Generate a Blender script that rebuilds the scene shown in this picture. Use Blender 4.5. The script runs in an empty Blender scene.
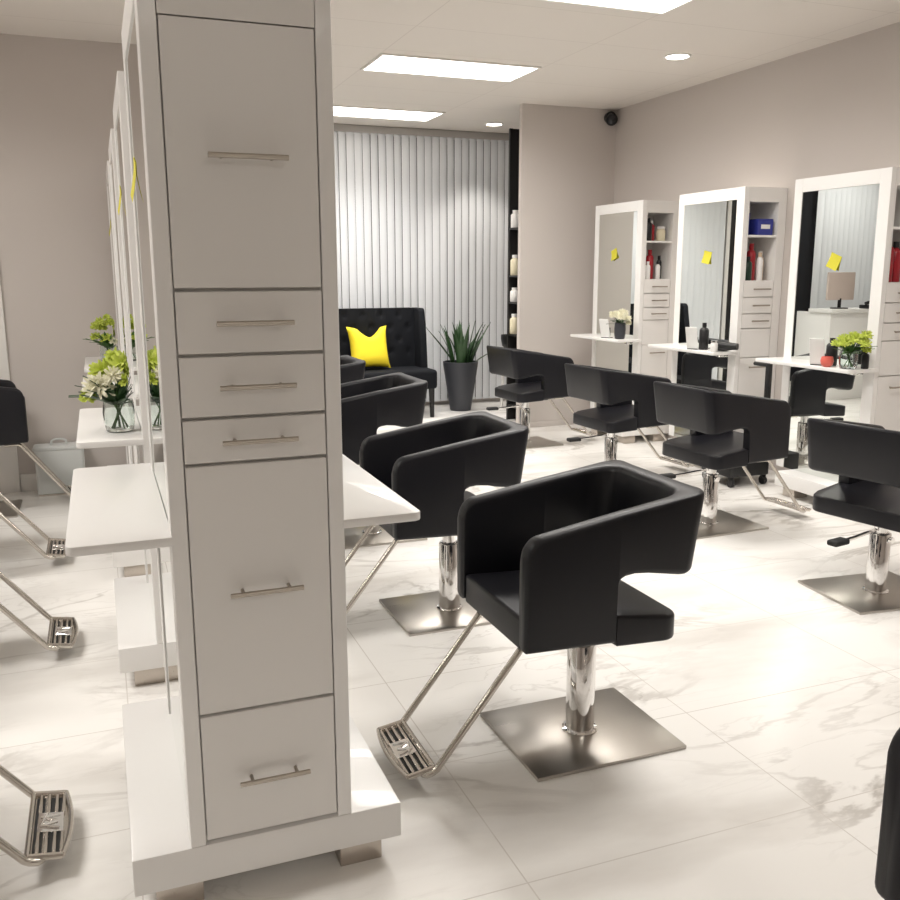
import bpy, bmesh, math, random
from mathutils import Vector, Matrix, Euler
R = math.radians
random.seed(7)
scene = bpy.context.scene
COL = scene.collection

# ------------------------------------------------------------------ materials
def mat(name, col, rough=0.5, metal=0.0, spec=0.5, coat=0.0, emit=None, estr=0.0, trans=0.0, ior=1.45, sheen=0.0):
    m = bpy.data.materials.new(name); m.use_nodes = True
    b = m.node_tree.nodes['Principled BSDF']
    b.inputs['Base Color'].default_value = (*col, 1)
    b.inputs['Roughness'].default_value = rough
    b.inputs['Metallic'].default_value = metal
    b.inputs['Specular IOR Level'].default_value = spec
    b.inputs['Coat Weight'].default_value = coat
    b.inputs['Transmission Weight'].default_value = trans
    b.inputs['IOR'].default_value = ior
    b.inputs['Sheen Weight'].default_value = sheen
    if emit:
        b.inputs['Emission Color'].default_value = (*emit, 1)
        b.inputs['Emission Strength'].default_value = estr
    return m

def noise_bump(m, scale, strength, dist=0.002, colvar=0.0, detail=4):
    nt = m.node_tree; b = nt.nodes['Principled BSDF']
    tc = nt.nodes.new('ShaderNodeTexCoord'); n = nt.nodes.new('ShaderNodeTexNoise')
    n.inputs['Scale'].default_value = scale; n.inputs['Detail'].default_value = detail
    nt.links.new(tc.outputs['Object'], n.inputs['Vector'])
    bp = nt.nodes.new('ShaderNodeBump'); bp.inputs['Strength'].default_value = strength
    bp.inputs['Distance'].default_value = dist
    nt.links.new(n.outputs['Fac'], bp.inputs['Height']); nt.links.new(bp.outputs['Normal'], b.inputs['Normal'])
    if colvar:
        c = b.inputs['Base Color'].default_value[:3]
        mx = nt.nodes.new('ShaderNodeMix'); mx.data_type = 'RGBA'
        mx.inputs['A'].default_value = (*[x * (1 - colvar) for x in c], 1)
        mx.inputs['B'].default_value = (*[min(1, x * (1 + colvar)) for x in c], 1)
        nt.links.new(n.outputs['Fac'], mx.inputs['Factor']); nt.links.new(mx.outputs['Result'], b.inputs['Base Color'])
    return m

def brushed(name, col, rough, sx, sy):
    m = mat(name, col, rough, 1.0)
    nt = m.node_tree; b = nt.nodes['Principled BSDF']
    tc = nt.nodes.new('ShaderNodeTexCoord'); mp = nt.nodes.new('ShaderNodeMapping')
    mp.inputs['Scale'].default_value = (sx, sy, 40)
    n = nt.nodes.new('ShaderNodeTexNoise'); n.inputs['Scale'].default_value = 1.0; n.inputs['Detail'].default_value = 3
    nt.links.new(tc.outputs['Object'], mp.inputs['Vector']); nt.links.new(mp.outputs['Vector'], n.inputs['Vector'])
    mr = nt.nodes.new('ShaderNodeMapRange'); mr.inputs['To Min'].default_value = rough * 0.75; mr.inputs['To Max'].default_value = rough * 1.3
    nt.links.new(n.outputs['Fac'], mr.inputs['Value']); nt.links.new(mr.outputs['Result'], b.inputs['Roughness'])
    return m

def marble():
    m = mat('white_marble_tile', (0.8, 0.78, 0.74), 0.27, spec=0.5)
    nt = m.node_tree; b = nt.nodes['Principled BSDF']; L = nt.links.new; N = nt.nodes.new
    tc = N('ShaderNodeTexCoord')
    # veins: distorted noise folded around its middle
    mp = N('ShaderNodeMapping'); mp.inputs['Rotation'].default_value = (0, 0, R(28)); mp.inputs['Scale'].default_value = (0.55, 1.5, 1)
    L(tc.outputs['Object'], mp.inputs['Vector'])
    def vein(scale, dist, width, loc):
        n = N('ShaderNodeTexNoise'); n.inputs['Scale'].default_value = scale; n.inputs['Detail'].default_value = 7
        n.inputs['Roughness'].default_value = 0.55; n.inputs['Distortion'].default_value = dist
        mp2 = N('ShaderNodeMapping'); mp2.inputs['Location'].default_value = loc
        L(mp.outputs['Vector'], mp2.inputs['Vector']); L(mp2.outputs['Vector'], n.inputs['Vector'])
        s = N('ShaderNodeMath'); s.operation = 'SUBTRACT'; s.inputs[1].default_value = 0.5; L(n.outputs['Fac'], s.inputs[0])
        a = N('ShaderNodeMath'); a.operation = 'ABSOLUTE'; L(s.outputs[0], a.inputs[0])
        r = N('ShaderNodeMapRange'); r.inputs['From Min'].default_value = 0; r.inputs['From Max'].default_value = width
        r.inputs['To Min'].default_value = 1; r.inputs['To Max'].default_value = 0; r.interpolation_type = 'SMOOTHSTEP'
        L(a.outputs[0], r.inputs['Value'])
        return r.outputs['Result']
    v1 = vein(1.1, 0.9, 0.026, (3.1, 1.7, 0)); v2 = vein(2.3, 1.4, 0.02, (7.3, 4.2, 0))
    msk = N('ShaderNodeTexNoise'); msk.inputs['Scale'].default_value = 0.9; msk.inputs['Detail'].default_value = 2
    L(tc.outputs['Object'], msk.inputs['Vector'])
    mr = N('ShaderNodeMapRange'); mr.inputs['From Min'].default_value = 0.42; mr.inputs['From Max'].default_value = 0.68; L(msk.outputs['Fac'], mr.inputs['Value'])
    ad = N('ShaderNodeMath'); ad.operation = 'MULTIPLY_ADD'; ad.inputs[1].default_value = 0.45; L(v2, ad.inputs[0]); L(v1, ad.inputs[2])
    mu = N('ShaderNodeMath'); mu.operation = 'MULTIPLY'; L(ad.outputs[0], mu.inputs[0]); L(mr.outputs['Result'], mu.inputs[1]); mu.use_clamp = True
    cl = N('ShaderNodeTexNoise'); cl.inputs['Scale'].default_value = 1.6; cl.inputs['Detail'].default_value = 5
    L(mp.outputs['Vector'], cl.inputs['Vector'])
    base = N('ShaderNodeMix'); base.data_type = 'RGBA'
    base.inputs['A'].default_value = (0.70, 0.675, 0.64, 1); base.inputs['B'].default_value = (0.88, 0.865, 0.835, 1)
    mr2 = N('ShaderNodeMapRange'); mr2.inputs['From Min'].default_value = 0.3; mr2.inputs['From Max'].default_value = 0.5; L(cl.outputs['Fac'], mr2.inputs['Value'])
    L(mr2.outputs['Result'], base.inputs['Factor'])
    mx = N('ShaderNodeMix'); mx.data_type = 'RGBA'; mx.inputs['B'].default_value = (0.40, 0.37, 0.335, 1)
    sc = N('ShaderNodeMath'); sc.operation = 'MULTIPLY'; sc.inputs[1].default_value = 0.85; L(mu.outputs[0], sc.inputs[0])
    L(sc.outputs[0], mx.inputs['Factor']); L(base.outputs['Result'], mx.inputs['A'])
    # thin tile joints
    br = N('ShaderNodeTexBrick'); br.offset = 0.0
    br.inputs['Scale'].default_value = 1.0; br.inputs['Brick Width'].default_value = 0.9; br.inputs['Row Height'].default_value = 0.6
    br.inputs['Mortar Size'].default_value = 0.0022; br.inputs['Mortar Smooth'].default_value = 0.2
    L(tc.outputs['Object'], br.inputs['Vector'])
    m2 = N('ShaderNodeMix'); m2.data_type = 'RGBA'; m2.inputs['B'].default_value = (0.66, 0.63, 0.59, 1)
    L(br.outputs['Fac'], m2.inputs['Factor']); L(mx.outputs['Result'], m2.inputs['A'])
    L(m2.outputs['Result'], b.inputs['Base Color'])
    return m

def ceiling_tiles():
    m = mat('ceiling_tile', (0.74, 0.70, 0.66), 0.85)
    nt = m.node_tree; b = nt.nodes['Principled BSDF']; L = nt.links.new; N = nt.nodes.new
    tc = N('ShaderNodeTexCoord'); br = N('ShaderNodeTexBrick'); br.offset = 0.0
    br.inputs['Brick Width'].default_value = 1.27; br.inputs['Row Height'].default_value = 0.635; br.inputs['Scale'].default_value = 1.0
    br.inputs['Mortar Size'].default_value = 0.004; br.inputs['Mortar Smooth'].default_value = 0.5
    br.inputs['Color1'].default_value = (0.745, 0.70, 0.655, 1); br.inputs['Color2'].default_value = (0.73, 0.69, 0.645, 1)
    br.inputs['Mortar'].default_value = (0.62, 0.575, 0.535, 1)
    mp = N('ShaderNodeMapping'); mp.inputs['Location'].default_value = (-0.71, 0.02, 0)
    L(tc.outputs['Object'], mp.inputs['Vector']); L(mp.outputs['Vector'], br.inputs['Vector']); L(br.outputs['Color'], b.inputs['Base Color'])
    return m

M = {}
M['wall'] = noise_bump(mat('greige_wall_paint', (0.565, 0.52, 0.49), 0.7), 180, 0.05)
M['ceiling'] = ceiling_tiles()
M['floor'] = marble()
M['white'] = mat('white_lacquer', (0.82, 0.81, 0.795), 0.28, coat=0.15)
M['front'] = mat('white_lacquer_front', (0.78, 0.765, 0.745), 0.3)
M['trimw'] = mat('white_trim_paint', (0.78, 0.76, 0.73), 0.4)
M['leather'] = noise_bump(mat('black_vinyl', (0.006, 0.006, 0.009), 0.40, spec=0.42), 260, 0.12, 0.001)
M['fabric'] = noise_bump(mat('black_sofa_fabric', (0.007, 0.008, 0.011), 0.8, spec=0.25), 300, 0.2, 0.001)
M['chrome'] = mat('chrome', (0.86, 0.85, 0.84), 0.05, 1.0)
M['chrome_dull'] = mat('satin_chrome', (0.62, 0.58, 0.53), 0.25, 1.0)
M['plate'] = brushed('brushed_steel_plate', (0.50, 0.47, 0.43), 0.31, 3, 220)
M['foot'] = brushed('brushed_steel_foot', (0.56, 0.51, 0.46), 0.3, 160, 3)
M['handle'] = mat('brushed_nickel', (0.42, 0.38, 0.33), 0.3, 1.0)
M['black'] = mat('black_plastic', (0.012, 0.012, 0.013), 0.4)
M['rubber'] = mat('black_rubber', (0.018, 0.018, 0.018), 0.7)
M['mirror'] = mat('mirror_glass', (0.82, 0.845, 0.82), 0.004, 1.0)
M['glass'] = mat('clear_glass', (0.9, 0.95, 0.93), 0.02, trans=1.0, ior=1.45)
M['winglass'] = mat('dark_window_glass', (0.02, 0.021, 0.024), 0.03, spec=0.6)
M['winframe'] = mat('dark_bronze_frame', (0.02, 0.019, 0.018), 0.4)
M['slat'] = mat('vinyl_blind_slat', (0.71, 0.73, 0.755), 0.45)
M['rail'] = mat('blind_headrail', (0.42, 0.40, 0.38), 0.5)
M['lamp'] = mat('light_diffuser', (0.95, 0.95, 0.93), 0.5, emit=(1.0, 0.95, 0.88), estr=5.0)
M['spot'] = mat('downlight_lens', (0.95, 0.95, 0.93), 0.5, emit=(1.0, 0.97, 0.9), estr=14.0)
M['yellow'] = noise_bump(mat('yellow_pillow_fabric', (0.93, 0.74, 0.03), 0.75), 220, 0.15, 0.001)
M['note'] = mat('yellow_paper', (0.60, 0.55, 0.04), 0.7)
M['pot'] = mat('charcoal_planter', (0.042, 0.044, 0.052), 0.45)
M['soil'] = noise_bump(mat('potting_soil', (0.03, 0.022, 0.015), 0.95), 60, 0.6, 0.01)
M['leaf'] = noise_bump(mat('dark_green_leaf', (0.03, 0.075, 0.025), 0.4), 30, 0.05, 0.001, 0.4)
M['leafm'] = noise_bump(mat('mid_green_leaf', (0.06, 0.15, 0.03), 0.45), 40, 0.05, 0.001, 0.35)
M['lime'] = noise_bump(mat('lime_petal', (0.54, 0.62, 0.11), 0.6), 60, 0.05, 0.001, 0.25)
M['cream'] = noise_bump(mat('cream_white_petal', (0.78, 0.76, 0.60), 0.6), 60, 0.05, 0.001, 0.12)
M['red'] = mat('red_plastic', (0.32, 0.012, 0.02), 0.3)
M['green'] = mat('dark_green_plastic', (0.012, 0.035, 0.02), 0.3)
M['bluebox'] = mat('blue_card', (0.03, 0.04, 0.25), 0.45)
M['beige'] = mat('beige_plastic', (0.62, 0.48, 0.34), 0.4)
M['creamjar'] = mat('cream_jar', (0.72, 0.66, 0.48), 0.35)
M['whitep'] = mat('white_plastic', (0.78, 0.77, 0.75), 0.35)
M['coral'] = mat('coral_glass', (0.75, 0.16, 0.12), 0.3)
M['bin'] = mat('pale_grey_plastic', (0.62, 0.64, 0.63), 0.3)
M['card'] = mat('white_card', (0.82, 0.82, 0.80), 0.5)
M['pinkcard'] = mat('pale_pink_card', (0.62, 0.52, 0.47), 0.6)
M['ebony'] = mat('black_wood', (0.012, 0.011, 0.011), 0.45)

# ------------------------------------------------------------------ mesh builder
class MB:
    def __init__(s): s.v = []; s.f = []
    def add(s, verts, faces, T=None):
        o = len(s.v)
        for p in verts:
            p = Vector(p); s.v.append(T @ p if T is not None else p)
        s.f += [tuple(o + i for i in f) for f in faces]
        return s
    def bm(s, bm, T=None):
        bm.verts.index_update()
        s.add([v.co.copy() for v in bm.verts], [[v.index for v in f.verts] for f in bm.faces], T); bm.free(); return s
    def box(s, x0, x1, y0, y1, z0, z1, bev=0.0, seg=2, T=None):
        bm = bmesh.new(); bmesh.ops.create_cube(bm, size=1)
        for v in bm.verts:
            v.co = Vector(((x0 + x1) / 2 + v.co.x * (x1 - x0), (y0 + y1) / 2 + v.co.y * (y1 - y0), (z0 + z1) / 2 + v.co.z * (z1 - z0)))
        if bev: bmesh.ops.bevel(bm, geom=list(bm.edges), offset=bev, segments=seg, profile=0.5, affect='EDGES')
        return s.bm(bm, T)
    def prism(s, poly, z0, z1, bev=0.0, seg=2, T=None):
        bm = bmesh.new()
        a = [bm.verts.new((x, y, z0)) for x, y in poly]; b = [bm.verts.new((x, y, z1)) for x, y in poly]
        n = len(poly); bm.faces.new(a[::-1]); bm.faces.new(b)
        for i in range(n): bm.faces.new((a[i], a[(i + 1) % n], b[(i + 1) % n], b[i]))
        bmesh.ops.recalc_face_normals(bm, faces=bm.faces)
        if bev:
            es = [e for e in bm.edges if abs(e.verts[0].co.z - e.verts[1].co.z) < 1e-6]
            bmesh.ops.bevel(bm, geom=es, offset=bev, segments=seg, profile=0.5, affect='EDGES')
        return s.bm(bm, T)
    def cyl(s, p0, p1, r0, r1=None, n=20, cap=True):
        r1 = r0 if r1 is None else r1
        p0 = Vector(p0); p1 = Vector(p1); d = (p1 - p0).normalized()
        q = d.to_track_quat('Z', 'Y').to_matrix()
        vs = []
        for p, r in ((p0, r0), (p1, r1)):
            for k in range(n):
                a = 2 * math.pi * k / n; vs.append(p + q @ Vector((r * math.cos(a), r * math.sin(a), 0)))
        fs = [(k, (k + 1) % n, n + (k + 1) % n, n + k) for k in range(n)]
        if cap: fs += [tuple(range(n))[::-1], tuple(range(n, 2 * n))]
        return s.add(vs, fs)
    def lathe(s, prof, n=24, T=None, cap=True):
        vs = []; fs = []
        for r, z in prof:
            for k in range(n):
                a = 2 * math.pi * k / n; vs.append((r * math.cos(a), r * math.sin(a), z))
        for i in range(len(prof) - 1):
            for k in range(n):
                fs.append((i * n + k, i * n + (k + 1) % n, (i + 1) * n + (k + 1) % n, (i + 1) * n + k))
        if cap:
            fs.append(tuple(range(n))[::-1]); m = (len(prof) - 1) * n; fs.append(tuple(range(m, m + n)))
        return s.add(vs, fs, T)
    def tube(s, pts, r, n=10):
        pts = [Vector(p) for p in pts]; vs = []; fs = []
        up = Vector((0, 0, 1))
        for i, p in enumerate(pts):
            t = (pts[min(i + 1, len(pts) - 1)] - pts[max(i - 1, 0)]).normalized()
            if i == 0:
                a = t.orthogonal().normalized()
            else:
                a = (a - t * a.dot(t)).normalized()
            b = t.cross(a)
            for k in range(n):
                g = 2 * math.pi * k / n; vs.append(p + a * (r * math.cos(g)) + b * (r * math.sin(g)))
        for i in range(len(pts) - 1):
            for k in range(n):
                fs.append((i * n + k, i * n + (k + 1) % n, (i + 1) * n + (k + 1) % n, (i + 1) * n + k))
        fs.append(tuple(range(n))[::-1]); m = (len(pts) - 1) * n; fs.append(tuple(range(m, m + n)))
        return s.add(vs, fs)
    def sphere(s, c, rx, ry=None, rz=None, seg=14, ring=9, T=None):
        ry = ry or rx; rz = rz or rx
        bm = bmesh.new(); bmesh.ops.create_uvsphere(bm, u_segments=seg, v_segments=ring, radius=1)
        for v in bm.verts: v.co = Vector((c[0] + v.co.x * rx, c[1] + v.co.y * ry, c[2] + v.co.z * rz))
        return s.bm(bm, T)
    def build(s, name, material, parent=None, smooth=35, loc=None):
        me = bpy.data.meshes.new(name); me.from_pydata([tuple(v) for v in s.v], [], s.f); me.update()
        bm = bmesh.new(); bm.from_mesh(me); bmesh.ops.recalc_face_normals(bm, faces=bm.faces); bm.to_mesh(me); bm.free()
        if smooth:
            me.polygons.foreach_set('use_smooth', [True] * len(me.polygons)); me.set_sharp_from_angle(angle=R(smooth))
        me.materials.append(material)
        o = bpy.data.objects.new(name, me); COL.objects.link(o)
        if parent is not None: o.parent = parent
        if loc is not None: o.location = loc
        return o

def tag(o, label=None, cat=None, group=None, kind=None):
    if label: o['label'] = label
    if cat: o['category'] = cat
    if group: o['group'] = group
    if kind: o['kind'] = kind
    return o
def thing(name, label, cat, loc=(0, 0, 0), rz=0.0, group=None):
    e = bpy.data.objects.new(name, None); e.empty_display_size = 0.1; COL.objects.link(e)
    e.location = loc; e.rotation_euler = (0, 0, rz)
    return tag(e, label, cat, group)
def struct(name, mb, m, parent=None, label=None, cat=None):
    o = mb.build(name, m, parent, smooth=30)
    if parent is None: tag(o, label, cat, kind='structure')
    return o
def children_of(o): return [c for c in COL.objects if c.parent == o]
def copy_tree(o, parent=None):
    c = o.copy(); COL.objects.link(c)
    if parent is not None: c.parent = parent
    for ch in children_of(o): copy_tree(ch, c)
    return c
def B(*a, **k): return MB().box(*a, **k)
def rpoly(pts, r, seg=5):
    out = []; n = len(pts)
    for i, p in enumerate(pts):
        rr = r[i] if isinstance(r, (list, tuple)) else r
        p = Vector(p); a = Vector(pts[i - 1]) - p; b = Vector(pts[(i + 1) % n]) - p
        if rr <= 0: out.append((p.x, p.y)); continue
        a.normalize(); b.normalize(); half = math.acos(max(-1, min(1, a.dot(b)))) / 2
        d = rr / math.tan(half); c = p + (a + b).normalized() * (rr / math.sin(half))
        p0 = p + a * d - c; p1 = p + b * d - c
        a0 = math.atan2(p0.y, p0.x); a1 = math.atan2(p1.y, p1.x)
        while a1 - a0 > math.pi: a1 -= 2 * math.pi
        while a1 - a0 < -math.pi: a1 += 2 * math.pi
        for k in range(seg + 1):
            g = a0 + (a1 - a0) * k / seg; out.append((c.x + rr * math.cos(g), c.y + rr * math.sin(g)))
    return out

# ------------------------------------------------------------------ the room
XL, XR, YN, YF, H = -3.2, 4.73, -4.5, 9.66, 3.0
PY = 6.8; PX = 0.9            # partition behind the left rows
struct('floor', B(XL - .12, XR + .12, YN - .12, YF + .3, -0.1, 0), M['floor'], label='glossy white veined marble tile floor', cat='floor')
struct('ceiling', B(XL - .12, XR + .12, YN - .12, YF + .3, H, H + 0.1), M['ceiling'], label='off-white suspended ceiling of large tiles', cat='ceiling')
struct('wall_right', B(XR, XR + .12, YN - .12, YF + .3, 0, H), M['wall'], label='greige wall behind the row of wall stations', cat='wall')
struct('wall_left', B(XL - .12, XL, YN - .12, YF + .3, 0, H), M['wall'], label='greige wall beyond the left edge', cat='wall')
struct('wall_front', B(XL, XR, YN - .12, YN, 0, H), M['wall'], label='greige wall behind the camera', cat='wall')
struct('wall_partition', B(XL, PX, PY, PY + .12, 0, H), M['wall'], label='greige partition wall behind the left chairs', cat='wall')
struct('wall_pillar', B(3.745, XR, 7.85, 7.91, 0, H), M['wall'], label='greige stub wall in front of the window corner', cat='wall')
wb = MB(); wb.box(XL, -1.5, YF, YF + .12, 0, H); wb.box(-1.5, XR, YF, YF + .12, 2.92, H); wb.box(-1.5, XR, YF, YF + .12, 0, 0.06)
struct('wall_back', wb, M['wall'], label='greige wall around the storefront window', cat='wall')
bb = MB(); bb.box(-0.585, PX, PY - .014, PY, 0, .12, .004); bb.box(PX, PX + .014, PY - .014, PY + .12, 0, .12, .004)
struct('baseboard_partition', bb, M['trimw'], label='white baseboard along the partition wall', cat='baseboard')
struct('baseboard_pillar', B(3.735, XR, 7.838, 7.85, 0, .05, .003), M['wall'], label='painted baseboard along the stub wall', cat='baseboard')
# storefront window
w1 = bpy.data.objects.new('window_1', None); COL.objects.link(w1); w1.location = (1.6, YF, 0); tag(w1, 'dark storefront window behind the vertical blinds', 'window', kind='structure')
fr = MB()
for x in (-1.5, 0.05, 1.12, 2.9, XR - .05): fr.box(x - 1.6, x - 1.6 + .05, 0.0, .1, .06, 2.92)
fr.box(-3.1, XR - 1.6, 0.0, .1, .06, .11); fr.box(-3.1, XR - 1.6, 0.0, .1, 2.87, 2.92)
fr.build('window_frame', M['winframe'], w1)
for (a, b) in ((-1.45, .05), (.10, 1.12), (1.17, 2.9), (2.95, XR - .05)):
    B(a - 1.6, b - 1.6, .04, .052, .11, 2.87).build('pane', M['winglass'], w1)
struct('trim_1', B(1.21, 1.27, YF - .05, YF - .002, 0, 2.92, .003), M['trimw'], label='white upright mullion between the dark panes', cat='trim')
# white door on the partition, only its jamb shows
d1 = bpy.data.objects.new('door_1', None); COL.objects.link(d1); d1.location = (-1.14, PY, 0); tag(d1, 'white door with white casing in the partition', 'door', kind='structure')
dj = MB()
dj.box(.43, .55, -.03, 0, 0, 2.15, .004); dj.box(-.55, -.43, -.03, 0, 0, 2.15, .004); dj.box(-.55, .55, -.03, 0, 2.15, 2.27, .004)
dj.build('casing', M['trimw'], d1)
dl = B(-.43, .43, -.018, 0, .01, 2.15, .003).build('door_leaf', M['trimw'], d1)
MB().cyl((-.36, -.02, 1.0), (-.36, -.07, 1.0), .012).cyl((-.37, -.07, 1.0), (-.25, -.07, 1.0), .009).build('handle', M['chrome_dull'], dl)

# ------------------------------------------------------------------ ceiling lights
def troffer(x0, x1, y0, y1, label, pw=1.0, spread=160):
    t = thing('ceiling_light', label, 'ceiling light', ((x0 + x1) / 2, (y0 + y1) / 2, H), group='recessed ceiling light panels')
    a, b = (x1 - x0) / 2, (y1 - y0) / 2
    f = MB(); w = .018
    f.box(-a, a, -b, -b + w, -.012, 0); f.box(-a, a, b - w, b, -.012, 0); f.box(-a, -a + w, -b + w, b - w, -.012, 0); f.box(a - w, a, -b + w, b - w, -.012, 0)
    f.build('frame', M['trimw'], t)
    B(-a + w, a - w, -b + w, b - w, -.008, -.001).build('diffuser', M['lamp'], t)
    ld = bpy.data.lights.new('panel_light', 'AREA'); ld.shape = 'RECTANGLE'; ld.size = 2 * (a - w); ld.size_y = 2 * (b - w); ld.energy = 31 * pw; ld.spread = R(spread); ld.color = (1, .965, .925)
    lo = bpy.data.objects.new('panel_light', ld); COL.objects.link(lo); lo.parent = t; lo.location = (0, 0, -.014)
troffer(1.98, 3.25, 4.36, 4.90, 'bright ceiling panel nearest, cut by the top edge of the picture')
troffer(1.98, 3.225, 6.44, 6.99, 'bright ceiling panel in the middle, whole in view')
troffer(1.98, 3.25, 8.52, 9.05, 'bright ceiling panel farthest back, just in front of the blinds', .6, 105)
for x, y, lab in ((1.98, 2.34, 'ceiling light panel over the front chairs, above the picture'), (-2.3, 2.34, 'ceiling light panel over the left foreground, outside the picture'),
        (-2.3, 4.36, 'ceiling light panel over the left middle, outside the picture'), (-.9, 8.45, 'ceiling light panel over the reception counter behind the partition'), (.2, -2.2, 'dim fill panel added behind the camera, outside the picture')):
    troffer(x, x + 1.27, y, y + .58, lab, .5 if y > 8 else .35 if y < 0 else 1.0)  # panel behind the camera: dim fill added to brighten the tower front
for (x, y, lab) in ((3.98, 5.80, 'round recessed downlight above the wall stations'), (3.98, 9.02, 'round recessed downlight near the blinds, before the dark glass')):
    t = thing('downlight', lab, 'ceiling light', (x, y, H))
    MB().lathe([(.098, 0), (.098, -.006), (.08, -.008), (.078, 0)], 28).build('rim', M['trimw'], t)
    MB().lathe([(.078, -.001), (.078, -.004)], 28).build('lens', M['spot'], t)
    ld = bpy.data.lights.new('downlight_beam', 'SPOT'); ld.energy = 60; ld.spot_size = R(95); ld.spot_blend = .6; ld.shadow_soft_size = .06; ld.color = (1, .93, .84)
    lo = bpy.data.objects.new('downlight_beam', ld); COL.objects.link(lo); lo.parent = t; lo.location = (0, 0, -.02)

# ------------------------------------------------------------------ vertical blinds
def blind(x0, x1, z0, label, pitch=.0865, ang=11):
    t = thing('vertical_blind', label, 'window blind', ((x0 + x1) / 2, YF - .09, 0))
    L = (x1 - x0) / 2
    rl = B(-L - .02, L + .02, -.025, .025, 2.925, 2.998, .004).build('headrail', M['rail'], t)
    s = MB(); n = int((x1 - x0) / pitch)
    for i in range(n):
        x = -L + (i + .5) * pitch
        g = R(ang + random.uniform(-5, 5)) ; hw = pitch * .505; T = Matrix.Translation((x, 0, 0)) @ Matrix.Rotation(g, 4, 'Z')
        cols = []
        for j in range(5):
            u = -1 + j * .5; cols.append((u * hw, -.005 * (1 - u * u)))
        vs = []; fs = []
        for z in (z0, 2.93):
            for (a, b) in cols: vs.append((a, b, z))
            for (a, b) in cols[::-1]: vs.append((a, b + .0015, z))
        m = 10
        for j in range(m): fs.append((j, (j + 1) % m, m + (j + 1) % m, m + j))
        fs += [tuple(range(m))[::-1], tuple(range(m, 2 * m))]
        s.add(vs, fs, T)
    s.build('slats', M['slat'], t, smooth=50)
blind(1.33, 4.46, .05, 'pale vertical blind closed across the window behind the sofa')
blind(-1.50, -0.06, .05, 'pale vertical blind behind the partition, seen in the nearest wall mirror', ang=30)

# ------------------------------------------------------------------ styling stations
def handle(mb, cx, y, z, L=.165, axis='x', off=.032):
    mb.cyl((cx - L / 2, y - off, z), (cx + L / 2, y - off, z), .0058, n=12)
    for s in (-1, 1): mb.cyl((cx + s * L * .32, y, z), (cx + s * L * .32, y - off, z), .0042, n=10)
    return mb
DRW = [(1.466, 2.0, 1.735), (1.327, 1.458, 1.392), (1.19, 1.319, 1.255), (1.088, 1.182, 1.135), (.497, 1.080, .787), (.176, .489, .322)]
G = .0017
def mirror_frame(mb, xs0, xs1, y0, y1, z0, z1, st=.085, top=.085):
    mb.box(xs0, xs1, y0, y0 + st, z0, z1, .0015, 1); mb.box(xs0, xs1, y1 - .07, y1, z0, z1, .0015, 1); mb.box(xs0, xs1, y0 + st, y1 - .07, z1 - top, z1, .0015, 1)
    return mb
def shelf_bracket(par, s, xf, y0, y1):
    for yy in (y0 + .16, y1 - .12):
        MB().box(min(xf, xf + s * .05), max(xf, xf + s * .05), yy - .012, yy + .012, .88, .908, .003).build('bracket', M['chrome'], par)
def island(y0, label):
    t = thing('styling_station', label, 'salon station', (.31, y0, 0), group='double-sided stations')
    D = .78; Z0 = .165; Z1 = 2.14
    MB().box(-.16, .16, .018, D, Z0, Z1).build('body', M['front'], t)
    MB().box(-.1585, .1585, 0, .018, 2.004, Z1).build('top_rail', M['front'], t)
    for i, (a, b, hz) in enumerate(DRW):
        nm = 'door' if i in (0, 4, 5) else 'drawer'
        d = MB().box(-.1585 + G, .1585 - G, .0, .0165, a + G * .5, b + G * .5, .0012, 1).build(nm, M['front'], t)
        handle(MB(), .005, 0, hz).build('handle', M['handle'], d)
    for s in (-1, 1):
        a, b = (.16, .195) if s > 0 else (-.195, -.16)
        mirror_frame(MB(), a, b, 0, D, Z0, Z1).build('mirror_frame', M['white'], t)
        m0, m1 = (.161, .191) if s > 0 else (-.191, -.161)
        MB().box(m0, m1, .086, D - .071, Z0 + .001, Z1 - .086).build('mirror', M['mirror'], t)
        xs = sorted((s * .1915, s * (.388 if s > 0 else .411)))
        pts = [(xs[0], -.005), (xs[1], -.005), (xs[1], .84), (xs[0], .84)]
        rr = [0, .02, .02, 0] if s > 0 else [.02, 0, 0, .02]
        sh = MB().prism(rpoly(pts, rr), .908, .93, .003).build('shelf', M['white'], t)
        shelf_bracket(sh, s, s * .192, 0, .8)
    MB().box(-.328, .325, 0, .83, .07, Z0, .004).build('plinth', M['white'], t)
    for sx in (-1, 1):
        for yy in (.03, .68):
            x = sx * .225
            MB().box(x - .055, x + .055, yy, yy + .11, 0, .07, .002).build('foot', M['foot'], t)
    return t
island(2.0, 'tall white double-sided station in the foreground, drawers facing the camera')
island(3.28, 'white station directly behind the foreground tower, big bouquet on its shelf')
island(4.56, 'white mirror station third in the row behind the foreground tower')
island(5.84, 'white mirror station last in the left row, nearest the partition wall')

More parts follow.
